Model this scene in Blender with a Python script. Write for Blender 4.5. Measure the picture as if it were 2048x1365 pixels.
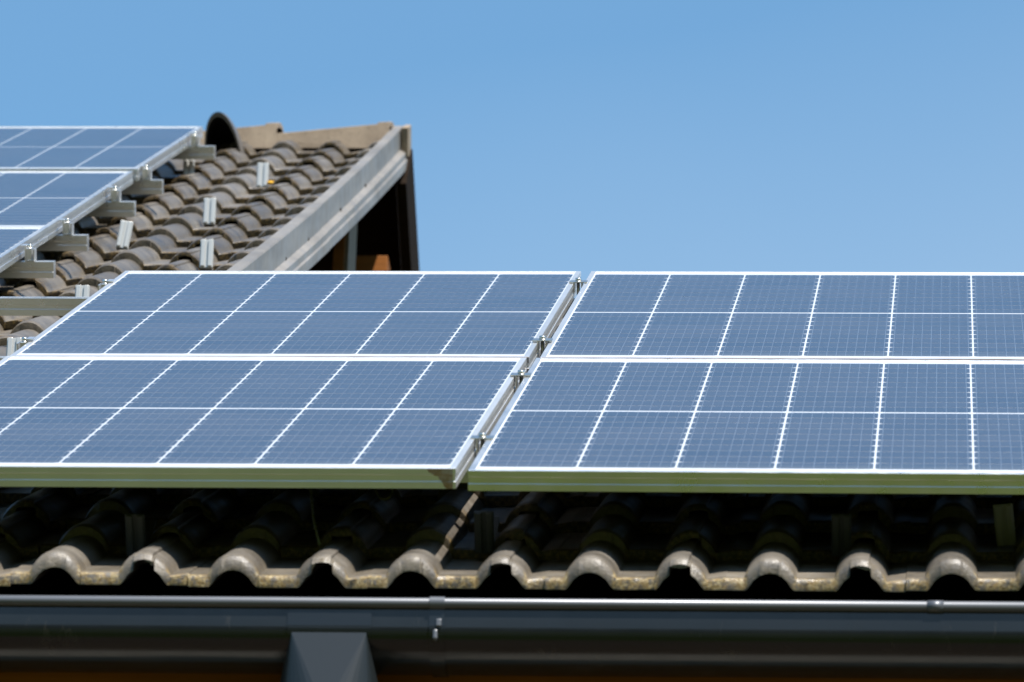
import bpy, bmesh, math, random
import numpy as np
from mathutils import Matrix, Vector
random.seed(7)
R_ = math.radians
sc = bpy.context.scene
for o in list(bpy.data.objects): bpy.data.objects.remove(o)

# ------------------------------------------------------------------ frame of the roof
# roof axes: u along the eave, v up the slope, w off the roof surface; the panels' top is w = 0
A = R_(30); CA, SA = math.cos(A), math.sin(A)
OZ = 5.65
M = Matrix(((1,0,0,0),(0,CA,-SA,0),(0,SA,CA,OZ),(0,0,0,1)))
def rp(u, v, w): return M @ Vector((u, v, w))

# ------------------------------------------------------------------ camera
cd = bpy.data.cameras.new('camera'); cam = bpy.data.objects.new('camera', cd); sc.collection.objects.link(cam); sc.camera = cam
cd.sensor_width = 36; cd.lens = 12469.11/2048*36
cd.clip_start = .5; cd.clip_end = 3000
RC = np.array([[.99752, .0702, -.0038],[-.0038,.10655,.9943],[.0703,-.9918,.10655]])
def _rot(r):
    r = np.array(r, float); t = np.linalg.norm(r)+1e-12; k = r/t
    K = np.array([[0,-k[2],k[1]],[k[2],0,-k[0]],[-k[1],k[0],0]])
    return np.eye(3)+math.sin(t)*K+(1-math.cos(t))*K@K
RC = _rot([.10684,-.07051,.0002]) @ np.array([[1,0,0],[0,0,1],[0,-1,0]], float)
cm = Matrix.Identity(4)
for i in range(3):
    for j in range(3): cm[j][i] = RC[i][j]
cm[0][3], cm[1][3], cm[2][3] = .83341, -10.42046, 1.34059
cam.matrix_world = M @ cm
cd.dof.use_dof = True; cd.dof.focus_distance = 12.9; cd.dof.aperture_fstop = cd.lens/1000/.021
cd.dof.aperture_blades = 0

# ------------------------------------------------------------------ sky and sun
SUN = Vector((.31, .05, 1.0)).normalized(); sd = (M.to_3x3() @ SUN).normalized()
el = math.asin(sd.z); az = math.atan2(sd.x, sd.y)
wd = bpy.data.worlds.new("World"); sc.world = wd; wd.use_nodes = True
nt = wd.node_tree; sk = nt.nodes.new('ShaderNodeTexSky'); sk.sky_type = 'NISHITA'; sk.sun_disc = False
sk.sun_elevation = el; sk.sun_rotation = az; sk.altitude = 200
sk.air_density = 1.6; sk.dust_density = 0.0; sk.ozone_density = 8.0
# thin bright veil of high haze towards the horizon
tcw = nt.nodes.new('ShaderNodeTexCoord'); spw = nt.nodes.new('ShaderNodeSeparateXYZ'); nt.links.new(tcw.outputs['Generated'], spw.inputs[0])
nzw = nt.nodes.new('ShaderNodeTexNoise'); nzw.inputs['Scale'].default_value = 9; nzw.inputs['Detail'].default_value = 2; nt.links.new(tcw.outputs['Generated'], nzw.inputs['Vector'])
adw = nt.nodes.new('ShaderNodeMath'); adw.operation = 'MULTIPLY_ADD'; adw.inputs[1].default_value = .025; nt.links.new(nzw.outputs['Fac'], adw.inputs[0]); nt.links.new(spw.outputs[2], adw.inputs[2])
mrw = nt.nodes.new('ShaderNodeMapRange'); mrw.inputs['From Min'].default_value = .472; mrw.inputs['From Max'].default_value = .37; mrw.inputs['To Min'].default_value = 0; mrw.inputs['To Max'].default_value = .62
xaw = nt.nodes.new('ShaderNodeMath'); xaw.operation = 'MULTIPLY_ADD'; xaw.inputs[1].default_value = -.20; nt.links.new(spw.outputs[0], xaw.inputs[0]); nt.links.new(adw.outputs[0], xaw.inputs[2]); nt.links.new(xaw.outputs[0], mrw.inputs['Value'])
tnw = nt.nodes.new('ShaderNodeMix'); tnw.data_type = 'RGBA'; tnw.blend_type = 'MULTIPLY'; tnw.inputs[0].default_value = 1; tnw.inputs[7].default_value = (.90,1.05,1.0,1)
nt.links.new(sk.outputs[0], tnw.inputs[6])
mxw = nt.nodes.new('ShaderNodeMix'); mxw.data_type = 'RGBA'; nt.links.new(mrw.outputs[0], mxw.inputs[0]); nt.links.new(tnw.outputs[2], mxw.inputs[6]); mxw.inputs[7].default_value = (3.4,4.3,5.3,1)
nt.links.new(mxw.outputs[2], nt.nodes['Background'].inputs[0]); nt.nodes['Background'].inputs[1].default_value = .08
ld = bpy.data.lights.new('sun', 'SUN'); ld.energy = 4.6; ld.angle = R_(.53); ld.color = (1, .95, .88)
lo = bpy.data.objects.new('sun', ld); sc.collection.objects.link(lo); lo.rotation_euler = (-sd).to_track_quat('-Z','Y').to_euler(); lo.location = (3,-3,12)
sc.view_settings.view_transform = 'Standard'; sc.view_settings.look = 'None'; sc.view_settings.exposure = 1.05; sc.view_settings.gamma = 1

# ------------------------------------------------------------------ materials
def mat(name, base=(.5,.5,.5), rough=.5, metal=0, coat=0, coatr=.03, spec=.5, build=None):
    m = bpy.data.materials.new(name); m.use_nodes = True; n = m.node_tree; b = n.nodes['Principled BSDF']
    b.inputs['Base Color'].default_value = (*base, 1); b.inputs['Roughness'].default_value = rough
    b.inputs['Metallic'].default_value = metal; b.inputs['Coat Weight'].default_value = coat
    b.inputs['Coat Roughness'].default_value = coatr; b.inputs['Specular IOR Level'].default_value = spec
    if build: build(n, b)
    return m
def N(n, t, **k):
    x = n.nodes.new(t)
    for a, v in k.items(): setattr(x, a, v)
    return x
def noise(n, scale, detail=4, rough=.55, coord='Object', vec=None, stretch=None):
    tc = N(n, 'ShaderNodeTexCoord'); t = N(n, 'ShaderNodeTexNoise'); t.inputs['Scale'].default_value = scale
    t.inputs['Detail'].default_value = detail; t.inputs['Roughness'].default_value = rough
    s = tc.outputs[coord]
    if stretch:
        mp = N(n, 'ShaderNodeMapping'); mp.inputs['Scale'].default_value = stretch; n.links.new(s, mp.inputs[0]); s = mp.outputs[0]
    n.links.new(s, t.inputs['Vector']); return t.outputs['Fac']
def ramp(n, fac, stops):
    r = N(n, 'ShaderNodeValToRGB'); e = r.color_ramp.elements
    while len(e) > 2: e.remove(e[-1])
    for i, (p, c) in enumerate(stops):
        if i < 2: x = e[i]; x.position = p
        else: x = e.new(p)
        x.color = (*c, 1) if len(c) == 3 else c
    n.links.new(fac, r.inputs[0]); return r.outputs[0]
def mix(n, fac, a, b, mode='MIX'):
    x = N(n, 'ShaderNodeMix', data_type='RGBA', blend_type=mode)
    for s, v in ((0, fac), (6, a), (7, b)):
        if isinstance(v, (int, float)): x.inputs[s].default_value = v
        elif isinstance(v, tuple): x.inputs[s].default_value = (*v, 1)
        else: n.links.new(v, x.inputs[s])
    return x.outputs[2]
def math_(n, op, a, b=0.0):
    x = N(n, 'ShaderNodeMath', operation=op)
    for i, v in enumerate((a, b)):
        if isinstance(v, (int, float)): x.inputs[i].default_value = v
        else: n.links.new(v, x.inputs[i])
    return x.outputs[0]
def bump(n, b, h, s, d=.002):
    x = N(n, 'ShaderNodeBump'); x.inputs['Strength'].default_value = s; x.inputs['Distance'].default_value = d
    n.links.new(h, x.inputs['Height']); n.links.new(x.outputs[0], b.inputs['Normal'])

def b_alu(n, b):
    f = noise(n, 9, 5); c = ramp(n, f, [(.3,(.74,.74,.72)),(.7,(.84,.84,.83))]); n.links.new(c, b.inputs['Base Color'])
    r = ramp(n, noise(n, 30, 3, stretch=(1,.2,1)), [(.3,(.26,)*3),(.7,(.36,)*3)]); n.links.new(r, b.inputs['Roughness'])
ALU = mat('anodised_aluminium', (.7,.7,.7), .35, .9, build=b_alu)
def b_alur(n, b):
    f = noise(n, 9, 5); c = ramp(n, f, [(.3,(.74,.74,.72)),(.7,(.84,.84,.83))])
    # rust run-off at the lower right corner (its own irregular shape)
    tc = N(n,'ShaderNodeTexCoord'); sp = N(n,'ShaderNodeSeparateXYZ'); n.links.new(tc.outputs['Object'], sp.inputs[0])
    nz = noise(n, 60, 4)
    dx = math_(n,'SUBTRACT', .5165, sp.outputs[0])               # distance from right end
    dep = math_(n,'MULTIPLY', sp.outputs[2], -1.0)              # depth below top
    lim = math_(n,'SUBTRACT', .050, math_(n,'MULTIPLY', dep, 1.1))
    lim = math_(n,'ADD', lim, math_(n,'MULTIPLY', math_(n,'SUBTRACT', nz, .5), .035))
    m1 = math_(n,'LESS_THAN', dx, lim)
    m2 = math_(n,'GREATER_THAN', dx, .005)
    m3 = math_(n,'LESS_THAN', sp.outputs[1], -.87)
    m4 = math_(n,'GREATER_THAN', dep, .0008)
    m = math_(n,'MULTIPLY', math_(n,'MULTIPLY', m1, m2), math_(n,'MULTIPLY', m3, m4))
    m = math_(n,'MULTIPLY', m, math_(n,'ADD', .35, math_(n,'MULTIPLY', nz, .9)))
    c = mix(n, m, c, (.24,.125,.012)); n.links.new(c, b.inputs['Base Color'])
    n.links.new(math_(n,'SUBTRACT', .82, math_(n,'MULTIPLY', m, .8)), b.inputs['Metallic'])
ALU_RUST = mat('anodised_aluminium_with_rust', (.7,.7,.7), .35, .75, build=b_alur)
def b_alud(n, b):
    f = noise(n, 9, 5); c = ramp(n, f, [(.3,(.74,.74,.72)),(.7,(.84,.84,.83))])
    tc = N(n,'ShaderNodeTexCoord'); sp = N(n,'ShaderNodeSeparateXYZ'); n.links.new(tc.outputs['Object'], sp.inputs[0])
    m = math_(n,'LESS_THAN', sp.outputs[1], -.8768)         # brown dirt caught in the joint along the lower side
    m = math_(n,'MULTIPLY', m, ramp(n, noise(n, 14, 4, stretch=(1,.1,.1)), [(.25,(.45,)*3),(.6,(1,1,1))]))
    n.links.new(mix(n, m, c, (.20,.085,.035)), b.inputs['Base Color']); n.links.new(math_(n,'SUBTRACT', .9, math_(n,'MULTIPLY', m, .88)), b.inputs['Metallic'])
ALU_DIRT = mat('anodised_aluminium_with_brown_dirt', (.7,.7,.7), .35, .9, build=b_alud)
def b_cell(n, b):
    f = noise(n, 1.7, 3); c = ramp(n, f, [(.3,(.026,.024,.030)),(.7,(.043,.039,.043))]); at = N(n,'ShaderNodeAttribute', attribute_name='tone'); c = mix(n, 1.0, c, ramp(n, at.outputs['Fac'], [(0,(.78,.80,.86)),(1,(1.22,1.2,1.16))]), 'MULTIPLY')
    d = noise(n, 260, 2, .7); c = mix(n, ramp(n, d, [(.55,(0,0,0)),(.8,(.35,.35,.35))]), c, (.20,.21,.22))
    # dust washed down to the lower frame edge
    tc = N(n,'ShaderNodeTexCoord'); sp = N(n,'ShaderNodeSeparateXYZ'); n.links.new(tc.outputs['Object'], sp.inputs[0])
    e = math_(n,'SUBTRACT', math_(n,'ADD', -.80, math_(n,'MULTIPLY', noise(n, 11, 4), .09)), sp.outputs[1])
    c = mix(n, math_(n,'MULTIPLY', ramp(n, e, [(.0,(0,0,0)),(.06,(1,1,1))]), .4), c, (.16,.15,.125))
    n.links.new(c, b.inputs['Base Color']); n.links.new(ramp(n, noise(n, 2.3, 4), [(.3,(.05,)*3),(.7,(.11,)*3)]), b.inputs['Coat Roughness'])
CELL = mat('solar_cell', (.02,.03,.05), .45, 0, .88, .07, .2, build=b_cell)
BACK = mat('white_backsheet', (.80,.81,.82), .5, 0, 1, .05, .3)
BUS = mat('cell_ribbon', (.22,.24,.28), .4, .2, 1, .06, .5)
STEEL = mat('stainless_steel', (.66,.64,.58), .28, 1)

def b_tile(n, b):
    at = N(n,'ShaderNodeAttribute', attribute_name='tone'); an = N(n,'ShaderNodeAttribute', attribute_name='lichen')
    f = noise(n, 14, 6); g = noise(n, 220, 3, .7)
    c = ramp(n, f, [(.25,(.048,.041,.033)),(.5,(.085,.075,.063)),(.78,(.138,.124,.106))])
    c = mix(n, 1.0, c, ramp(n, at.outputs['Fac'], [(0,(.62,.60,.58)),(1,(1.40,1.38,1.34))]), 'MULTIPLY')
    c = mix(n, math_(n,'MULTIPLY', ramp(n, g, [(.45,(0,0,0)),(.7,(1,1,1))]), .3), c, (.20,.185,.165))
    li = ramp(n, noise(n, 75, 6, .75), [(.42,(0,0,0)),(.52,(1,1,1))])
    lc = ramp(n, noise(n, 170, 4, .7), [(.36,(.15,.090,.028)),(.5,(.26,.185,.075)),(.66,(.42,.34,.19))])
    c = mix(n, math_(n,'MULTIPLY', li, an.outputs['Fac']), c, lc)
    dk = ramp(n, noise(n, 34, 5, .7), [(.58,(0,0,0)),(.66,(1,1,1))])
    c = mix(n, math_(n,'MULTIPLY', dk, math_(n,'MULTIPLY', an.outputs['Fac'], .8)), c, (.035,.028,.02))
    am = N(n,'ShaderNodeAttribute', attribute_name='moss_shade')  # moss, plus the shade of the hollow roll ends painted in
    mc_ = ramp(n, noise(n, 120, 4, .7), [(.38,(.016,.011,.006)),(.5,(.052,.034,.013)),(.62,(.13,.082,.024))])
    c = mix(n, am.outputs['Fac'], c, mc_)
    n.links.new(c, b.inputs['Base Color'])
    n.links.new(ramp(n, f, [(.3,(.30,)*3),(.7,(.50,)*3)]), b.inputs['Roughness'])
    h = math_(n,'ADD', g, math_(n,'MULTIPLY', noise(n, 60, 4), 1.5)); bump(n, b, h, .5, .0022)
TILE = mat('weathered_concrete_tile', build=b_tile)
def b_cap(n, b):
    c = ramp(n, noise(n, 12, 6), [(.3,(.17,.125,.082)),(.7,(.29,.225,.155))]); c = mix(n, ramp(n, noise(n, 70, 4), [(.6,(0,0,0)),(.7,(.6,.6,.6))]), c, (.1,.08,.05))
    n.links.new(c, b.inputs['Base Color']); bump(n, b, noise(n, 120, 3), .4, .002)
CAP = mat('sandy_ridge_concrete', rough=.7, build=b_cap)
def b_sheet(n, b):
    f = noise(n, 5, 6, .6, stretch=(1,.6,3)); c = ramp(n, f, [(.25,(.135,.122,.105)),(.5,(.205,.188,.166)),(.75,(.27,.248,.222))]); n.links.new(c, b.inputs['Base Color'])
    n.links.new(ramp(n, noise(n, 12, 4), [(.3,(.38,)*3),(.7,(.55,)*3)]), b.inputs['Roughness'])
SHEET = mat('weathered_zinc_sheet', rough=.45, metal=.25, build=b_sheet)
def b_gut(n, b):
    f = noise(n, 7, 5, stretch=(.3,1,1)); c = ramp(n, f, [(.3,(.006,.008,.010)),(.7,(.011,.013,.015))]); c = mix(n, ramp(n, noise(n, 26, 6, .7, stretch=(1,1,.25)), [(.60,(0,0,0)),(.72,(.35,.35,.35))]), c, (.07,.062,.05)); n.links.new(c, b.inputs['Base Color'])
    n.links.new(ramp(n, noise(n, 18, 4), [(.3,(.15,)*3),(.7,(.24,)*3)]), b.inputs['Roughness'])
GUT = mat('anthracite_coated_metal', (.06,.07,.075), .3, .0, build=b_gut)
BEAD = mat('worn_grey_metal', (.11,.116,.128), .40, .4)
FUN = mat('dull_grey_plastic', (.010,.013,.0145), .34)
SHADE_HOOK = mat('shaded_hook_metal', (.05,.055,.06), .45, .2)  # darker copy of the hook metal for three hooks in the array's shade
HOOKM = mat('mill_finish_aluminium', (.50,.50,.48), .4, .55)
def b_wood(col):
    def f_(n, b):
        a = tuple(x*.62 for x in col); f = noise(n, 8, 6, .65, stretch=(.25,4,4)); n.links.new(ramp(n, f, [(.3,a),(.7,col)]), b.inputs['Base Color']); bump(n, b, f, .3, .003)
    return f_
WOOD = mat('orange_stained_wood', rough=.6, spec=.15, build=b_wood((.22,.075,.010)))
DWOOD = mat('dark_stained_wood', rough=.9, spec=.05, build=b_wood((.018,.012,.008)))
LITWOOD = mat('sunlit_side_wood', rough=.65, build=b_wood((.17,.115,.05)))  # olive-beige tone that paints the sunlit face of the gable post
FWOOD = mat('bright_orange_wood', rough=.6, spec=.15, build=b_wood((.45,.16,.028)))
def b_wall(n, b):
    n.links.new(ramp(n, noise(n, 3, 6), [(.3,(.50,.46,.40)),(.7,(.58,.54,.47))]), b.inputs['Base Color']); bump(n, b, noise(n, 90, 4), .4, .004)
WALL = mat('cream_render', rough=.85, build=b_wall)
MEMB = mat('roofing_underlay', (.02,.02,.022), .8)
BLACK = mat('vent_shade_black', (.01,.01,.01), .6, spec=.2)
VENTM = mat('brown_vent_plastic', (.10,.088,.075), .4)
def b_grass(n, b):
    c = ramp(n, noise(n, .6, 8, .65), [(.3,(.024,.040,.003)),(.55,(.038,.052,.0045)),(.75,(.055,.060,.008))]); n.links.new(c, b.inputs['Base Color'])
GRASS = mat('lawn_grass', rough=1, spec=.05, build=b_grass)
CAB = mat('yellow_green_cable', (.075,.08,.008), .45)
OCH = mat('ochre_lichen', (.55,.30,.02), .9)

# ------------------------------------------------------------------ helpers
def link(o, parent=None):
    sc.collection.objects.link(o)
    if parent is not None: o.parent = parent
    return o
def empty(name, matrix, label, cat, group=None):
    o = bpy.data.objects.new(name, None); o.empty_display_size = .1; link(o); o.matrix_world = matrix
    o['label'] = label; o['category'] = cat
    if group: o['group'] = group
    return o
class MB:
    """collects faces for ONE mesh object"""
    def __init__(s): s.v = []; s.f = []; s.m = []; s.sm = []
    def quad(s, pts, mi=0, smooth=False):
        k = len(s.v); s.v += [tuple(p) for p in pts]; s.f.append(tuple(range(k, k+len(pts)))); s.m.append(mi); s.sm.append(smooth)
    def box(s, lo, hi, mi=0, bev=0, T=None):
        bm = bmesh.new(); bmesh.ops.create_cube(bm, size=1)
        c = [(a+b)/2 for a, b in zip(lo, hi)]; d = [b-a for a, b in zip(lo, hi)]
        for v in bm.verts: v.co = Vector((v.co.x*d[0]+c[0], v.co.y*d[1]+c[1], v.co.z*d[2]+c[2]))
        if bev: bmesh.ops.bevel(bm, geom=list(bm.edges), offset=bev, segments=2, affect='EDGES', profile=.5)
        s.addbm(bm, mi, T)
    def addbm(s, bm, mi=0, T=None, smooth=False):
        k = len(s.v); bm.verts.index_update()
        for v in bm.verts: s.v.append(tuple(T @ v.co if T else v.co))
        for f in bm.faces: s.f.append(tuple(k+v.index for v in f.verts)); s.m.append(mi); s.sm.append(smooth)
        bm.free()
    def cyl(s, p0, p1, r0, r1=None, seg=20, mi=0, caps=True):
        r1 = r0 if r1 is None else r1; p0 = Vector(p0); p1 = Vector(p1); q = (p1-p0).to_track_quat('Z','Y').to_matrix()
        k = len(s.v)
        for p, r in ((p0, r0), (p1, r1)):
            for i in range(seg):
                a = 2*math.pi*i/seg; s.v.append(tuple(p + q @ Vector((r*math.cos(a), r*math.sin(a), 0))))
        for i in range(seg):
            j = (i+1) % seg; s.f.append((k+i, k+j, k+seg+j, k+seg+i)); s.m.append(mi); s.sm.append(True)
        if caps:
            s.f.append(tuple(k+seg-1-i for i in range(seg))); s.f.append(tuple(k+seg+i for i in range(seg))); s.m += [mi, mi]; s.sm += [False, False]
    def tube(s, pts, r, seg=10, mi=0):
        for a, b in zip(pts, pts[1:]): s.cyl(a, b, r, seg=seg, mi=mi)
    def sweep(s, prof, frames, closed=True, mi=0, smooth=False, caps=True, loop=False):
        """prof: 2-D points; frames: functions mapping a 2-D point to 3-D at each station"""
        k = len(s.v); n = len(prof); m = len(frames)
        for fr in frames:
            for p in prof: s.v.append(tuple(fr(p)))
        rng = n if closed else n-1
        for a in range(m if loop else m-1):
            b_ = (a+1) % m
            for i in range(rng):
                j = (i+1) % n; s.f.append((k+a*n+i, k+a*n+j, k+b_*n+j, k+b_*n+i)); s.m.append(mi); s.sm.append(smooth)
        if caps and closed and not loop:
            s.f.append(tuple(k+n-1-i for i in range(n))); s.f.append(tuple(k+(m-1)*n+i for i in range(n))); s.m += [mi, mi]; s.sm += [False, False]
    def build(s, name, mats, parent=None, matrix=None, fix=True):
        me = bpy.data.meshes.new(name); me.from_pydata(s.v, [], s.f)
        for x in (mats if isinstance(mats, (list, tuple)) else [mats]): me.materials.append(x)
        me.polygons.foreach_set('material_index', s.m); me.polygons.foreach_set('use_smooth', s.sm); me.update()
        if fix:
            bm = bmesh.new(); bm.from_mesh(me); bmesh.ops.recalc_face_normals(bm, faces=bm.faces); bm.to_mesh(me); bm.free()
        o = bpy.data.objects.new(name, me); link(o, parent)
        if matrix is not None: o.matrix_world = matrix
        return o
def tag(o, label, cat, group=None):
    o['label'] = label; o['category'] = cat
    if group: o['group'] = group
    return o
def struct(o): o['kind'] = 'structure'; return o
def copy_tree(o, parent=None):
    c = o.copy(); sc.collection.objects.link(c); c.parent = parent
    for ch in [x for x in bpy.data.objects if x.parent == o]: copy_tree(ch, c)
    return c

# ------------------------------------------------------------------ ground
g = MB(); S = 1500
g.quad([(-S,-S,0),(S,-S,0),(S,S,0),(-S,S,0)]); struct(g.build('ground', GRASS, fix=False))

def b_block_hill(n, b):
    n.links.new(ramp(n, noise(n, .12, 8, .7), [(.3,(.012,.022,.008)),(.7,(.03,.048,.015))]), b.inputs['Base Color'])
BLOCK_HILL = mat('sky_block_slope', rough=1, spec=.1, build=b_block_hill)
g = MB(); rg = random.Random(3); cols = 60; rows = [(70,0),(85,14),(100,26),(125,34),(170,37),(260,20),(330,0)]; k0 = 0  # unseen ridge added behind the camera to block low sky
for i in range(cols+1):
    a = R_(185+170*i/cols)
    for r, h in rows: g.v.append((r*math.cos(a), r*math.sin(a), -.3+h*(.85+.2*math.sin(i*.5)+.12*rg.random())*(min(1, i/6, (cols-i)/6))))
for i in range(cols):
    for j in range(len(rows)-1):
        n_ = len(rows); g.f.append((i*n_+j, i*n_+j+1, (i+1)*n_+j+1, (i+1)*n_+j)); g.m.append(0); g.sm.append(True)
struct(g.build('sky_block_hills', BLOCK_HILL, fix=False))
def b_pave(n, b):
    c = ramp(n, noise(n, 2, 7), [(.3,(.050,.036,.025)),(.7,(.085,.062,.044))]); n.links.new(c, b.inputs['Base Color'])
PAVE = mat('brown_paving', rough=.95, spec=.1, build=b_pave)
g = MB(); g.box((-9,-5.0,-.1),(9,14,.05)); struct(g.build('patio', PAVE))
# ------------------------------------------------------------------ the house
EV = -.13; GA = .342; FW = -.16; P = .1505; U0 = -.669 - P/2       # eave, gauge, flat surface, roll pitch, start of a tile
VU, AV = -.945, 4.05                                                # verge, top of the annex roof
RV = 9.46                                                           # ridge
house = empty('tiled_roof_house', M, 'house with a grey brown pantile roof, metal verge trim and orange stained eaves', 'house')

def hump(x, H, r, e=.72): return H*max(0.0, 1-(x/r)**2)**e
XS = []
def tile_profiles():
    xs = set()
    for c in (P/2, P*1.5):
        for t in np.linspace(-1, 1, 15): xs.add(round(c+.0445*math.sin(t*math.pi/2), 5))
        xs.add(c+.0140); xs.add(c+.0150); xs.add(c-.0172); xs.add(c-.0182); xs.add(c+.0182); xs.add(c+.0172)
    xs |= {0.0, .015, P-.002, P+.004, 2*P-.004, 2*P}
    xs = sorted(xs); top = []; bot = []; notch = []
    for x in xs:
        a, b = x-P/2, x-P*1.5
        t = hump(a, .0345, .0435) + hump(b, .0345, .0435)
        if 0.0145 < b < .05: t -= .0042
        bt = -.0205 + hump(a, .0288, .0365, .68) + hump(b, .0288, .0365, .68)
        top.append(t); bot.append(min(bt, t-.006)); notch.append(.0145 if abs(b) < .0175 else 0)
    return xs, top, bot, notch
XS, TP, BP, NT = tile_profiles()
SL = .0195/GA
STAT_E = [(0.0, 1.0, 1), (.0035, .45, 1), (.0062, .16, 1), (.0105, .04, 1), (.016, 0, 1), (.03, 0, 1), (.12, 0, 0), (.24, 0, 0), (.40, 0, 0)]
STAT_R = [(0.0, 1.0, 1), (.0002, .5, 1), (.0008, .15, 1), (.0034, .03, 1), (.0075, 0, 1), (.03, 0, 1), (.12, 0, 0), (.24, 0, 0), (.40, 0, 0)]
def tile_mesh(rows_cols, name, parent):
    V = []; F = []; tone = []; lich = []; moss_shade = []; nx = len(XS)
    for (j, k) in rows_cols:
        STAT = STAT_E if k == 0 else STAT_R
        rng = random.Random(j*131+k*17); base = len(V)
        dw = rng.uniform(-.0025, .0025); du = rng.uniform(-.002, .002); dv = rng.uniform(-.006, .006); ry = rng.uniform(-.007, .007)
        tn = rng.random()*(1 if k else .5)+(0 if k else .5); lk = 1.0 if k == 0 else .72; ch = [rng.gauss(0, .0013) for _ in XS]; ch = [(ch[max(i-1,0)]+2*ch[i]+ch[min(i+1,len(ch)-1)])/4 for i in range(len(ch))]; lr = [rng.random() for _ in XS]; lr = [(lr[max(i-1,0)]+lr[i]+lr[min(i+1,len(lr)-1)])/3 for i in range(len(lr))]; chip = [rng.uniform(0, .4) for _ in XS]
        broken = rng.random() < .25
        u0 = U0 + j*2*P + du; v0 = EV + k*GA + dv; n = len(STAT)
        for si, (s, drop, nz) in enumerate(STAT):
            for i, x in enumerate(XS):
                th = TP[i]-BP[i]-(NT[i]*1.0 if s < .05 else 0)
                w = FW + dw + TP[i] - drop*th*.93 - SL*s + ry*(x-P)
                V.append((u0+x, v0+(s*(1+(1.1 if k == 0 else 2.4)*min(1,TP[i]/.02)) if s < .02 else s)+(ch[i] if si < 3 else 0), w)); tone.append(tn); moss_shade.append(0.0 if k == 0 else ((1.0 if s < .012 else .8 if s < .035 else .12)*(.55+.6*lr[i]) if abs(x-P*1.5) < .040 else (.22 if s < .005 else .05) if abs(x-P/2) < .036 else (1.0 if s < .004 else .3 if s < .012 else .06)))
                lich.append((1.0 if s < .008 else .75 if s < .013 else .22 if s < .025 else .12)*lk*(.6+.6*lr[i] if s < .012 else 1)*(.15 if TP[i] > .012 else 1))
        for si, (s, drop, nz) in enumerate(STAT):
            for i, x in enumerate(XS):
                w = FW + dw + BP[i] - SL*s + ry*(x-P) + (NT[i]*(1+.35*ch[i]/.0009) if s < .05 else 0)
                V.append((u0+x, v0+s+(ch[i] if si < 3 else 0), min(w, V[base+si*nx+i][2]-.0008))); tone.append(tn); moss_shade.append(k > 0); lich.append(.3 if s < .01 else 0)
        B = base + n*nx
        for si in range(n-1):
            for i in range(nx-1):
                a = base+si*nx+i; F.append((a, a+1, a+nx+1, a+nx)); a = B+si*nx+i; F.append((a, a+nx, a+nx+1, a+1))
        for i in range(nx-1): F.append((base+i, B+i, B+i+1, base+i+1))
        for si in range(n-1):
            a = base+si*nx; b = B+si*nx; F.append((a, a+nx, b+nx, b)); a += nx-1; b += nx-1; F.append((a, b, b+nx, a+nx))
    V = [(min(x, VU+.012), y, z) if y > AV-.15 else (x, y, z) for x, y, z in V]
    me = bpy.data.meshes.new(name); me.from_pydata(V, [], F); me.materials.append(TILE)
    me.polygons.foreach_set('use_smooth', [True]*len(F))
    a1 = me.attributes.new('tone', 'FLOAT', 'POINT'); a1.data.foreach_set('value', tone)
    a3 = me.attributes.new('moss_shade', 'FLOAT', 'POINT'); a3.data.foreach_set('value', [float(m_) for m_ in moss_shade])
    a2 = me.attributes.new('lichen', 'FLOAT', 'POINT'); a2.data.foreach_set('value', lich)
    me.update(); me.set_sharp_from_angle(angle=R_(38))
    return link(bpy.data.objects.new(name, me), parent)
rc = []
nrow_top = int((RV-EV)/GA)
for k in range(0, nrow_top+1):
    v = EV+k*GA
    for j in range(-10, 12):
        ua = U0+j*2*P
        if v > AV-.2 and ua > VU: continue
        if v > RV-.30: continue
        rc.append((j, k))
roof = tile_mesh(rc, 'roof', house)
# cut tiles along the verge (the half tile that the trim covers)
EL = 0
def slab(lo, hi, name, m, parent, bev=0):
    b = MB(); b.box(lo, hi, bev=bev); return b.build(name, m, parent)
slab((-3.9, -.06, -.262), (VU-.01, RV-.12, -.232), 'underlay', MEMB, house)
slab((VU-.01, -.06, -.262), (2.85, AV, -.232), 'underlay', MEMB, house)

# world-space pieces of the house, expressed in the house frame
Mi = M.inverted()
def wbox(b, lo, hi, bev=0, mi=0): b.box(lo, hi, mi=mi, bev=bev, T=Mi)
def wpoly(b, prof, x0, x1, mi=0):      # prof (y, z) world points extruded along x
    b.sweep(prof, [lambda p, X=X: Mi @ Vector((X, p[0], p[1])) for X in (x0, x1)], mi=mi)
def W(v, w): p = rp(0, v, w); return (p.y, p.z)
Z0 = OZ
# fascia behind the gutter and soffit boards
b = MB(); wbox(b, (-3.9, .062, Z0-.52), (2.85, .09, Z0-.235)); b.build('fascia_board', FWOOD, house)
b = MB(); wbox(b, (-3.85, .0905, Z0-.505), (2.8, .55, Z0-.485)); b.build('soffit', WOOD, house)
# walls
AP = W(RV, -.25); yb = 2*AP[0]-.55
b = MB(); wbox(b, (-3.6, .55, 0), (2.6, .80, Z0-.2)); b.build('front_wall', WALL, house)
an = W(AV, -.27)
b = MB(); wpoly(b, [(.80,0),(an[0],0),(an[0],an[1]-.02),(.80,W(.95,-.3)[1]-.1)], 2.35, 2.6); b.build('end_wall', WALL, house)
b = MB(); wbox(b, (-1.15, an[0]-.25, 0), (2.35, an[0], an[1]-.1)); b.build('rear_wall', WALL, house)
# gable wall of the main house (stained boards) behind the verge overhang
gx = -1.42
pb = [(an[0]-.6, 2.0), (an[0]-.6, W(AV-.7, -.40)[1]), W(RV-.1, -.34), (2*AP[0]-an[0]+.6, W(AV-.7, -.40)[1]), (2*AP[0]-an[0]+.6, 2.0)]
BWOOD = mat('brown_gable_boards', rough=.7, spec=.2, build=b_wood((.24,.11,.045)))
b = MB(); wpoly(b, pb, gx-.2, gx); b.build('gable_wall', BWOOD, house)
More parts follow.
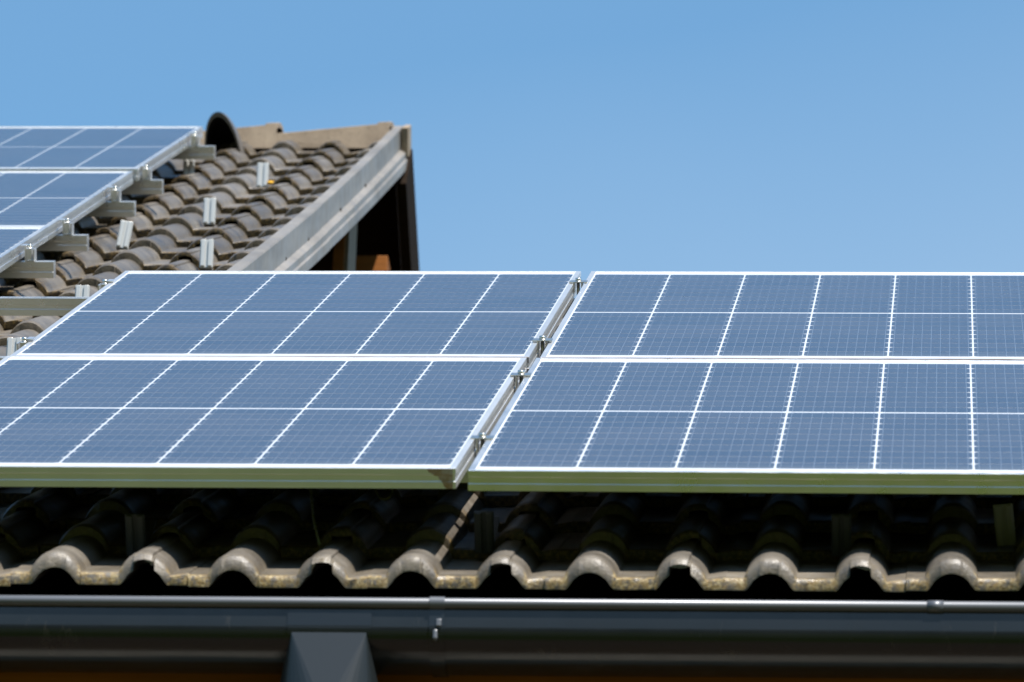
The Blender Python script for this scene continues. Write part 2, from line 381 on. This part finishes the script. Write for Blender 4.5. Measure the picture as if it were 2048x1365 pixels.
# back slope of the main roof
def mirror(p): return (2*AP[0]-p[0], p[1])
bs = [W(RV+.02,-.165), W(RV+.02,-.255), mirror(W(3.2,-.255)), mirror(W(3.2,-.165))]
ridge_y = W(RV, -.15)[0]
def mir2(v, w): p = W(v, w); return (2*ridge_y-p[0], p[1])
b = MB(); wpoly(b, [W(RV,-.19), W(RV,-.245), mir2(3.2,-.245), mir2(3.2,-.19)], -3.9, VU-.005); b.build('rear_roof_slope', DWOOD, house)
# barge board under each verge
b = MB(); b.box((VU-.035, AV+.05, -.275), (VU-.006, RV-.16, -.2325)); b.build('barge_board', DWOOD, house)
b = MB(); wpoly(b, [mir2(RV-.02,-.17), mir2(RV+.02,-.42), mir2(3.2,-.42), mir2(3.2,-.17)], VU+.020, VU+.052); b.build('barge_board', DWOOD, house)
# ridge caps: two in view, big end towards the verge
def cap_profile(rad, lift):
    pts = []
    yc, zc = W(RV, -.175)
    for i in range(15):
        t = -1+2*i/14; y = t*.155
        z = -abs(y)*math.tan(A); k = .05
        z = -math.tan(A)*(math.sqrt(y*y+k*k)) + rad
        pts.append((yc+y*(1+rad*1.5), zc+z+lift))
    th = .016
    zb_ = zc-math.tan(A)*.158+.024
    return [(pts[0][0]+.004, zb_-rad*.3)] + pts + [(pts[-1][0]-.004, zb_-rad*.3)] + [(y, z-th) for y, z in reversed(pts)]
def ridge_cap(x0, x1, r0, r1, lift0, lift1):
    b = MB(); k = 6; fr = []
    p0 = cap_profile(r0, lift0); p1 = cap_profile(r1, lift1); n = len(p0)
    stations = [(0,0),(.8,.8),(.9,.90),(.905,1.06),(.99,1.10),(1,1.04)]
    for s, e in stations:
        X = x0+(x1-x0)*s
        for i in range(n): 
            pass
        fr.append([Mi @ Vector((X, p0[i][0]*(1-e)+p1[i][0]*e, p0[i][1]*(1-e)+p1[i][1]*e)) for i in range(n)])
    kk = 0
    for row in fr: b.v += [tuple(v) for v in row]
    for a in range(len(fr)-1):
        for i in range(n):
            j = (i+1) % n; b.f.append((a*n+i, a*n+j, (a+1)*n+j, (a+1)*n+i)); b.m.append(0); b.sm.append(False)
    b.f.append(tuple(n-1-i for i in range(n))); b.f.append(tuple((len(fr)-1)*n+i for i in range(n))); b.m += [0,0]; b.sm += [False]*2
    o = b.build('ridge_cap', CAP, roof); return o
x = -1.345
ridge_cap(-1.345, -.955, .012, .026, .054, .080)
for k in range(8): ridge_cap(-1.70-.355*k, -1.315-.355*k, .012, .026, *((.050, .076) if k == 0 else (.020, .040)))

# verge trim of bent sheet metal, two lengths overlapping at a joint
def verge_len(v0, v1, grow):
    g_ = grow; b = MB()
    prof = [(-.030,-.150),(-.030,-.106),(-.028,-.104+g_),(.0,-.104+g_),(.0015+g_,-.106),(.0015+g_,-.170),(.0185+g_,-.180),(.0185+g_,-.198),(.0235+g_,-.202),(.0235+g_,-.230),(.0195+g_,-.232),(.0165+g_,-.230),(.010,-.202),(-.004,-.180),(-.004,-.108),(-.026,-.108),(-.026,-.150)]
    yaw = -.0045
    sag = lambda V: -.020*max(0, 1-((V-6.9)/2.6)**2)
    b.sweep(prof, [lambda p, V=V: (VU+.030+p[0]+yaw*(V-7), V, p[1]+sag(V)) for V in np.linspace(v0, v1, 7)])
    return b.build('verge_trim', SHEET, roof)
verge_len(AV-.1, 6.72, .002); verge_len(6.60, RV+.03, 0)
b = MB()
for v in (4.65, 5.15, 5.75, 6.35, 7.3, 8.1): 
    X = VU+.0310-.0045*(v-7); zz = -.166-.020*max(0, 1-((v-6.9)/2.6)**2); b = MB(); b.cyl((X-.002, v, zz), (X+.0045, v, zz), .0045, seg=10); b.build('screw', BLACK, roof)
# folded end plate at the ridge
b = MB(); b.box((VU+.0245, RV-.10, -.196), (VU+.046, RV+.02, -.100), bev=.003); b.build('verge_end_block', CAP, roof)
# gable timber
b = MB(); wbox(b, (-1.052, 7.545, Z0+2.6), (-1.020, 7.79, Z0+4.12), mi=0); wbox(b, (-1.0198, 7.56, Z0+2.6), (-1.008, 7.785, Z0+4.12), mi=1); b.build('gable_post', [WOOD, LITWOOD], house)
b = MB(); wbox(b, (-1.07, 8.20, Z0+3.95), (-.950, 8.30, Z0+4.165), bev=.004); b.build('purlin_end', WOOD, house)

# vent hood near the ridge
b = MB(); vc = (-1.466, 9.02)
prof = [(math.cos(math.pi*i/16), math.sin(math.pi*i/16)**.62) for i in range(17)]
st = [(0,1.0,1.0),(.04,1.0,.97),(.08,.97,.88),(.12,.90,.66),(.16,.75,.3),(.18,.6,.02)]
def hood(scale, fr):
    return [[(vc[0]+.046*scale*sx*p[0]+.028*max(0,p[0])*(1-p[1])+.05*s, vc[1]+s-.02*p[1], -.18+.155*scale*sz*p[1]) for p in prof] for s, sx, sz in fr]
outer = hood(1, st); inner = hood(.90, st[:5])
def grid(b, rows):
    n = len(rows[0]); k = len(b.v)
    for r in rows: b.v += r
    for a in range(len(rows)-1):
        for i in range(n-1): b.f.append((k+a*n+i, k+a*n+i+1, k+(a+1)*n+i+1, k+(a+1)*n+i)); b.m.append(0); b.sm.append(True)
grid(b, outer); grid(b, [outer[0], inner[0]]); nf_ = len(b.f); grid(b, inner); b.m = [0]*nf_+[1]*(len(b.f)-nf_)
b.build('vent_hood', [VENTM, BLACK], roof, fix=False)  # inner surface coloured black to stand for the shade in the opening

bm_ = bmesh.new(); bmesh.ops.create_icosphere(bm_, subdivisions=3, radius=.010)
for v_ in bm_.verts: v_.co.z *= .6; v_.co.x *= 1+.2*math.sin(v_.co.y*400)
b = MB(); b.addbm(bm_, 0, Matrix.Translation((-1.170, 7.80, -.150)), True); b.build('lichen_patch', OCH, roof)
# ------------------------------------------------------------------ solar panels
PW, PL, PB = 1.033, 1.755, 1.038
def make_panel(name, alu, rust=False):
    root = empty(name, Matrix.Identity(4), '', 'solar panel')
    hw, hl = PW/2, PL/2
    def fr(cx, cy, lx, ly):
        # p = (inset, w); lip wider on the short sides
        def f_(p):
            i = p[0]
            return (cx*(hw-(i if i < .02 else i)), cy*(hl-(i*(1 if i <= .0115 else 1))), p[1])
        return f_
    prof = [(.0006,0),(0,-.0007),(0,-.0112),(.0013,-.0122),(.0013,-.0225),(0,-.0235),(0,-.0350),(.024,-.0350),(.024,-.0334),(.0022,-.0334),(.0022,-.0045),(.0110,-.0045),(.0110,-.0004),(.0106,0)]
    b = MB(); b.sweep(prof, [fr(1,1,0,0), fr(-1,1,0,0), fr(-1,-1,0,0), fr(1,-1,0,0)], loop=True, caps=False)
    fo = b.build('frame', alu, root)
    # laminate: white sheet, cells, ribbons
    b = MB(); z = -.0016; e = .0104
    b.quad([(-hw+e,-hl+e,z),(hw-e,-hl+e,z),(hw-e,hl-e,z),(-hw+e,hl-e,z)], 0)
    b.quad([(-hw+e,-hl+e,z-.004),(-hw+e,hl-e,z-.004),(hw-e,hl-e,z-.004),(hw-e,-hl+e,z-.004)], 3)
    p = .168; mx = (PW-6*p)/2; MY = .059; cg = .0135; hy = (PL-2*MY-cg)/20; ch = .0075
    gx_, gy_ = .0017, .0015
    for half in range(2):
        for r in range(10):
            y0 = -hl+MY+r*hy+half*(10*hy+cg)+gy_; y1 = y0+hy-2*gy_
            for c in range(6):
                x0 = -hw+mx+c*p+gx_; x1 = x0+p-2*gx_
                b.quad([(x0+ch,y0,z+.0002),(x1-ch,y0,z+.0002),(x1,y0+ch*.75,z+.0002),(x1,y1-ch*.75,z+.0002),(x1-ch,y1,z+.0002),(x0+ch,y1,z+.0002),(x0,y1-ch*.75,z+.0002),(x0,y0+ch*.75,z+.0002)], 1)
        ya = -hl+MY+half*(10*hy+cg)+.002; yb_ = ya+10*hy-.004
        for c in range(6):
            for k in range(9):
                x = -hw+mx+c*p+p*(k+.5)/9
                b.quad([(x-.0004,ya,z+.0004),(x+.0005,ya,z+.0004),(x+.0005,yb_,z+.0004),(x-.0004,yb_,z+.0004)], 2)
    go = b.build('glass_face', [BACK, CELL, BUS, BLACK], root, fix=False)
    rg = random.Random(5); ta = go.data.attributes.new('tone', 'FLOAT', 'FACE'); ta.data.foreach_set('value', [rg.random() for _ in b.f])
    j = MB(); j.box((-.05,.02,-.026),(.05,.10,-.0062), bev=.003); j.build('junction_box', BLACK, root)
    return root
def pose(base, off, far=None):
    du, dv, dw, yaw, pit, rol = off
    Rm = _rot([pit, -rol, yaw]); c = np.array([base[0]+du, base[1]+dv, dw])
    if far:
        Rf = _rot([-.00174, 0, .01194]); c = (c-[0,3.5,0])@Rf.T+[0,3.5,0]+np.array([-1.4235, 3.13936, -.02543]); Rm = Rf@Rm
    T = Matrix.Identity(4)
    for i in range(3):
        for j in range(3): T[i][j] = Rm[i][j]
        T[i][3] = c[i]
    return M @ T
Gp = .021
offs = [[.0004,.0089,.0011,-.0004,-.0025,.0006],[-.0051,-.001,-.0001,.0008,-.0010,-.0016],[.0037,.0010,-.0010,.0008,.0009,.0016],[.0003,-.0030,-.0003,0,.0015,0],[.0029,.0081,.0005,.0042,-.0041,.0003],[-.0029,-.0081,-.0005,-.002,.0016,-.0004]]
pl0 = make_panel('solar_panel', ALU_RUST)
pl1 = make_panel('solar_panel', ALU)
pl2 = make_panel('solar_panel', ALU_DIRT)
LB = ['lower left solar panel of the near array with a brown rust stain at one corner',
      'lower right solar panel of the near array, clean front edge above the tiled eave',
      'upper left solar panel of the near array, beside the bare mounting rail end',
      'upper right solar panel of the near array with open sky behind its top edge',
      'topmost solar panel of the far array next to the dark vent hood',
      'middle solar panel of the far array at the left of the picture',
      'lowest solar panel of the far array, only its corner in view at the left edge',
      'lower row solar panel beyond the right picture edge, above the eave',
      'upper row solar panel beyond the right picture edge, highest at that side']
for k in range(9):
    if k > 6: mt = pose((2*Gp+1.5*PB, (k-7)*1.775+PL/2), offs[1+2*(k-7)])
    elif k < 4: mt = pose((-PB/2 if k % 2 == 0 else Gp+PB/2, (k//2)*1.775+PL/2), offs[k])
    else: mt = pose((-PB/2, (6-k)*1.775+PL/2), offs[min(k,5)], True)
    o = pl0 if k == 0 else pl1 if k == 1 else pl2 if k == 2 else copy_tree(pl2 if k in (3, 8) else pl1)
    o.matrix_world = mt; o['label'] = LB[k]; o['category'] = 'solar panel'; o['group'] = 'solar panels of the near array' if k < 4 or k > 6 else 'solar panels of the far array'

# ------------------------------------------------------------------ rails
RPROF = [(-.019,-.0750),(.019,-.0750),(.019,-.0590),(.0165,-.0575),(.0165,-.0530),(.019,-.0515),(.019,-.0360),(.006,-.0360),(.006,-.044),(-.006,-.044),(-.006,-.0360),(-.019,-.0360),(-.019,-.0500),(-.0172,-.0515),(-.0172,-.0595),(-.019,-.0610)]
def rail(v, u0, u1, w, label, group, yaw=0):
    b = MB()
    b.sweep(RPROF, [lambda p, U=U: (U, p[0], p[1]+.0355) for U in (u0, u1)])
    o = b.build('mounting_rail', ALU, None, M @ Matrix.Translation((0, v, w-.0355)) @ Matrix.Rotation(yaw, 4, 'Z'))
    tag(o, label, 'rail', group); return o
NR = [(3.265,-2.6,2.25,'aluminium rail with its bare end running left beyond the near array'),
      (2.055,-2.6,2.25,'aluminium rail beneath the upper near panels just above their lower edge'),
      (1.43,-1.13,2.25,'aluminium rail beneath the upper half of the lower near panels'),
      (.44,-1.13,2.25,'aluminium rail nearest the eave beneath the lower near panels')]
for v,u0,u1,l in NR: rail(v,u0,u1,.0,l,'mounting rails of the near array')
FR = [(8.05,-1.364,'highest aluminium rail of the far array, its end beside the vent hood'),
      (6.80,-1.362,'second highest aluminium rail end of the far array'),
      (6.085,-1.346,'third highest aluminium rail end of the far array'),
      (5.09,-1.335,'fourth highest aluminium rail end of the far array'),
      (4.385,-1.318,'lowest aluminium rail end of the far array, left above the bare rail')]
FE = lambda v: -1.43185 - .01265*(v-3.5-3.13)-.0                      # right edge of the far array
for v,u1,l in FR: rail(v,-2.6,u1,-.025,l,'mounting rails of the far array', .0)

# ------------------------------------------------------------------ clamps
def mid_clamp():
    r = empty('mid_clamp', Matrix.Identity(4), '', 'clamp')
    b = MB(); b.box((-.020,-.020,.0010),(.020,.020,.0035), bev=.0008)
    b.box((-.0098,-.020,-.022),(-.0072,.020,.0010)); b.box((.0072,-.020,-.022),(.0098,.020,.0010)); b.build('bracket', STEEL, r)
    b = MB(); b.cyl((0,0,.0035),(0,0,.0105),.0065, seg=14); b.cyl((0,0,.0105),(0,0,.0112),.0035, seg=6); b.cyl((0,0,-.04),(0,0,.001),.0035, seg=8); b.build('bolt', STEEL, r)
    return r
def end_clamp():
    r = empty('end_clamp', Matrix.Identity(4), '', 'clamp')   # panel lies on -x side
    b = MB(); b.box((-.009,-.021,.0008),(.0045,.021,.0035), bev=.0007); b.box((.0012,-.021,-.0355),(.0040,.021,.0030)); b.box((.0040,-.021,-.0355),(.024,.021,-.0325)); b.box((.0215,-.021,-.0325),(.0240,.021,-.006))
    b.box((.0042,-.018,-.0325),(.0175,.018,-.004), bev=.001); b.build('bracket', ALU, r)
    b = MB(); b.cyl((.0105,0,-.004),(.0105,0,.0045),.0055, seg=14); b.build('bolt', STEEL, r)
    return r
mc = mid_clamp(); ec = end_clamp()
ML = ['steel clamp at the top of the gap between the upper near panels','steel clamp in the gap just above the crossing of four near panels',
      'steel clamp in the gap just below the crossing of four near panels','steel clamp lowest in the gap, nearest the eave']
for i, v in enumerate((3.265, 2.055, 1.43, .44)):
    o = mc if i == 0 else copy_tree(mc); o.matrix_world = M @ Matrix.Translation((Gp/2, v, .0008)); o['label'] = ML[i]; o['category'] = 'clamp'; o['group'] = 'clamps in the gap between the near panels'
EC = [(8.05,'far','end clamp beside the vent hood at the top corner of the far array'),(6.80,'far','second end clamp down the edge of the far array'),
      (6.085,'far','third end clamp down the edge of the far array'),(5.09,'far','fourth end clamp down the edge of the far array'),(4.385,'far','lowest end clamp seen on the far array'),
      (3.265,'near','end clamp holding the upper left near panel where the bare rail leaves'),(2.055,'near','end clamp on the left edge of the near array beside a short hook')]
for i, (v, kind, l) in enumerate(EC):
    o = ec if i == 0 else copy_tree(ec)
    if kind == 'far':
        o.matrix_world = M @ Matrix.Translation((-1.4225-.01265*(v-6.6332)+.006, v, -.0245))
    else: o.matrix_world = M @ Matrix.Translation((-PW+.001, v, .0)) @ Matrix.Rotation(math.pi, 4, 'Z')
    o['label'] = l; o['category'] = 'clamp'; o['group'] = 'end clamps of the far array' if kind == 'far' else 'end clamps on the left of the near array'

# ------------------------------------------------------------------ roof hooks
def hook(HM=None):
    HM = HM or HOOKM
    r = empty('roof_hook', Matrix.Identity(4), '', 'roof hook')
    b = MB(); b.box((-.017,-.003,.0),(.017,.001,.076), bev=.0006)
    for x in (-.0145, .004): b.box((x,-.0085,.002),(x+.0105,-.0028,.075), bev=.0012)
    b.build('upright', HM, r)
    b = MB(); b.box((-.015,-.002,-.001),(.015,.16,.005)); b.build('foot_arm', HM, r)
    return r
HK = [(-1.195,7.80,0,'bare ribbed hook highest among the open far tiles'),(-1.205,6.56,0,'bare ribbed hook midway between the far array and the verge trim'),
      (-1.350,5.84,R_(9),'bare ribbed hook leaning slightly beside the fourth far rail end'),(-1.062,5.30,0,'tall bare ribbed hook close behind the top edge of the near array'),
      (-1.445,8.05,0,'ribbed hook half hidden beside the top far panel edge'),(-1.215,4.10,0,'short ribbed hook just above the bare rail'),
      (-1.200,2.93,0,'ribbed hook at the left picture edge below the bare rail'),
      (.034,.17,0,'ribbed hook in shade right of the sunlit streak'),(-.561,.11,0,'dark ribbed hook in shade under the lower left panel'),
      (.647,.16,0,'dark ribbed hook in shade under the lower right panel'),(.930,.30,R_(-6),'yellowish hook arm in shade near the right picture edge')]
h0 = hook()
h1 = hook(SHADE_HOOK)
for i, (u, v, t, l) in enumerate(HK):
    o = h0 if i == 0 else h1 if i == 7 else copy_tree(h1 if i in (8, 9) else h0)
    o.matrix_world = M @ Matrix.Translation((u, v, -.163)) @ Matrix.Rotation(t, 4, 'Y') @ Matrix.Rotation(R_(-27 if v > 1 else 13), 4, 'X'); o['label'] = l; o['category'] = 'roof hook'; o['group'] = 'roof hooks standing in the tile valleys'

# ------------------------------------------------------------------ gutter
GY, GZ, GR = -.033, OZ-.2865, .0765
gut = empty('roof_gutter', Matrix.Translation((0, GY, GZ)), 'dark anthracite half round gutter with a rolled front bead along the eave', 'gutter')
tl = .0085
def ext(b, prof, x0, x1, smooth=True, n=2): b.sweep(prof, [lambda p, X=X: (X, p[0], p[1]+X*-tl*-1 if False else p[1]) for X in np.linspace(x0, x1, n)], smooth=smooth)
def U(r, dr=0, n=32, top=0.0, ang0=0, ang1=180):
    rr = .050+dr; o = []
    if ang0 == 0: o.append((-(GR+dr), top))
    for i in range(n+1):
        a = R_(ang0+(ang1-ang0)*i/n); y, z = -math.cos(a), -math.sin(a)
        o.append((y*(GR+dr) if True else 0, -.038+z*rr))
    if ang1 == 180: o.append((GR+dr, top))
    return o
pr = U(GR); pi_ = U(GR, -.0012)[::-1]
pr = pr + [(GR,.02),(GR-.0012,.02)] + pi_
b = MB(); ext(b, pr, -4.0, 2.95); o = b.build('trough', GUT, gut); o.data.set_sharp_from_angle(angle=R_(40))
b = MB(); br = .0095; ext(b, [(-GR-.0015+br*math.cos(2*math.pi*i/20), .002+br*math.sin(2*math.pi*i/20)) for i in range(20)], -4.0, 2.95); b.build('front_bead', BEAD, gut)
# joint sleeve on the bead
b = MB(); ext(b, [(-GR-.0015+(br+.0012)*math.cos(2*math.pi*i/20), .002+(br+.0012)*math.sin(2*math.pi*i/20)) for i in range(20)], .795, .822); b.build('bead_joint', BEAD, gut)
def bracket(x):
    b = MB(); pts = U(GR, .0032); q = U(GR, .0004)[::-1]
    b.sweep(pts+q, [lambda p, X=X: (X, p[0], p[1]) for X in (x-.0125, x+.0125)], smooth=False)
    o = b.build('gutter_bracket', GUT, gut); b = MB()
    rb = br+.0022; cy = -GR-.0015
    pts = [(cy+rb*math.cos(R_(a)), .002+rb*math.sin(R_(a))) for a in range(-30, 271, 15)]; q = [(cy+(rb-.002)*math.cos(R_(a)), .002+(rb-.002)*math.sin(R_(a))) for a in range(270,-31,-15)]
    b.sweep(pts+q, [lambda p, X=X: (X, p[0], p[1]) for X in (x-.0125, x+.0125)], smooth=False)
    b.build('bead_clip', BEAD, o); b = MB(); b.box((x-.001, -.0835, -.040), (x+.008, -.076, -.026), bev=.002); b.box((x-.006, -.0815, -.062), (x+.002, -.068, -.044), bev=.003); b.build('clip', BEAD, o)
bracket(-.014)
for x in (-.014-.9, -.014+1.12): bracket(x)
# outlet: saddle and square-to-round funnel
ox = -.192
b = MB(); r = GR+.0028
prs = U(GR, .0028, top=-.014); q = U(GR, .0006, top=-.014)[::-1]
b.sweep(prs+q, [lambda p, X=X: (X, p[0], p[1]) for X in (ox-.070, ox+.070)], smooth=False)
sad = b.build('outlet_saddle', GUT, gut)
b = MB(); sq = .0635; n = 32
fz, fy = -.047, .0
def ringsq(z, hx, hy, r, t, cy):
    pts = []
    for i in range(n):
        a = 2*math.pi*(i+.5)/n - math.pi
        c_, s_ = math.cos(a), math.sin(a); k = 1/max(abs(c_), abs(s_))
        pts.append((ox+(hx*c_*k*(1-t)+r*c_*t), cy+(hy*s_*k*(1-t)+r*s_*t), z))
    return pts
# straight facets: loft by triangles between a square and a circle
zt, zb = -.052, -.195; rb_ = .100; cyq = 0.0
sqc = [(-.0620,-.0825),(.0620,-.0825),(.0620,.0825),(-.0620,.0825)]
circ = [(rb_*math.cos(2*math.pi*i/40), rb_*math.sin(2*math.pi*i/40)) for i in range(40)]
T3 = lambda p, z: (ox+p[0], cyq+p[1], z)
k0 = len(b.v)
idx = {0:30, 1:0, 2:10, 3:20}     # circle index at -y, +x, +y, -x
for c in range(4):
    p, p2 = sqc[c], sqc[(c+1) % 4]
    # flat facet: edge p-p2 to the circle point in its middle
    mid = [30, 0, 10, 20][c]
    b.quad([T3(p, zt), T3(p2, zt), T3(circ[mid], zb)])
    # cone corner at p2 from mid to next mid
    for i in range(10):
        b.quad([T3(p2, zt), T3(circ[(mid+i) % 40], zb), T3(circ[(mid+i+1) % 40], zb)][::-1], smooth=False)
fn = b.build('outlet_funnel', FUN, gut)
b = MB(); b.cyl((ox, cyq, zb+.004), (ox, cyq, zb-.10), .0990, seg=40, caps=False); b.cyl((ox, cyq, zb-.10), (ox, .42, zb-.42), .05, seg=32); b.cyl((ox, .42, zb-.40), (ox, .50, -5.3), .05, seg=32); b.build('downpipe', GUT, gut)

# ------------------------------------------------------------------ cables under the panels
def cable(pts, r, label):
    P3 = [Vector(p) for p in pts]; out = []
    for i in range(len(P3)-1):
        a = P3[max(i-1,0)]; b_ = P3[i]; c = P3[i+1]; d = P3[min(i+2,len(P3)-1)]
        for t in np.linspace(0, 1, 6, endpoint=False):
            out.append(.5*((2*b_)+(-a+c)*t+(2*a-5*b_+4*c-d)*t*t+(-a+3*b_-3*c+d)*t**3))
    out.append(P3[-1]); b = MB(); b.tube([tuple(x) for x in out], r, 8); o = b.build('cable', CAB, None, M); tag(o, label, 'cable', 'thin cables hanging under the panels')
cable([(-.285,.30,-.035),(-.268,.20,-.070),(-.255,.12,-.105),(-.240,.06,-.135)], .0022, 'thin yellow green cable hanging down below the lower left panel')
cable([(-.170,.30,-.035),(-.160,.22,-.055),(-.145,.17,-.070),(-.128,.16,-.066),(-.125,.20,-.045),(-.130,.28,-.033)], .0018, 'short cable loop hanging below the lower left panel near its corner')
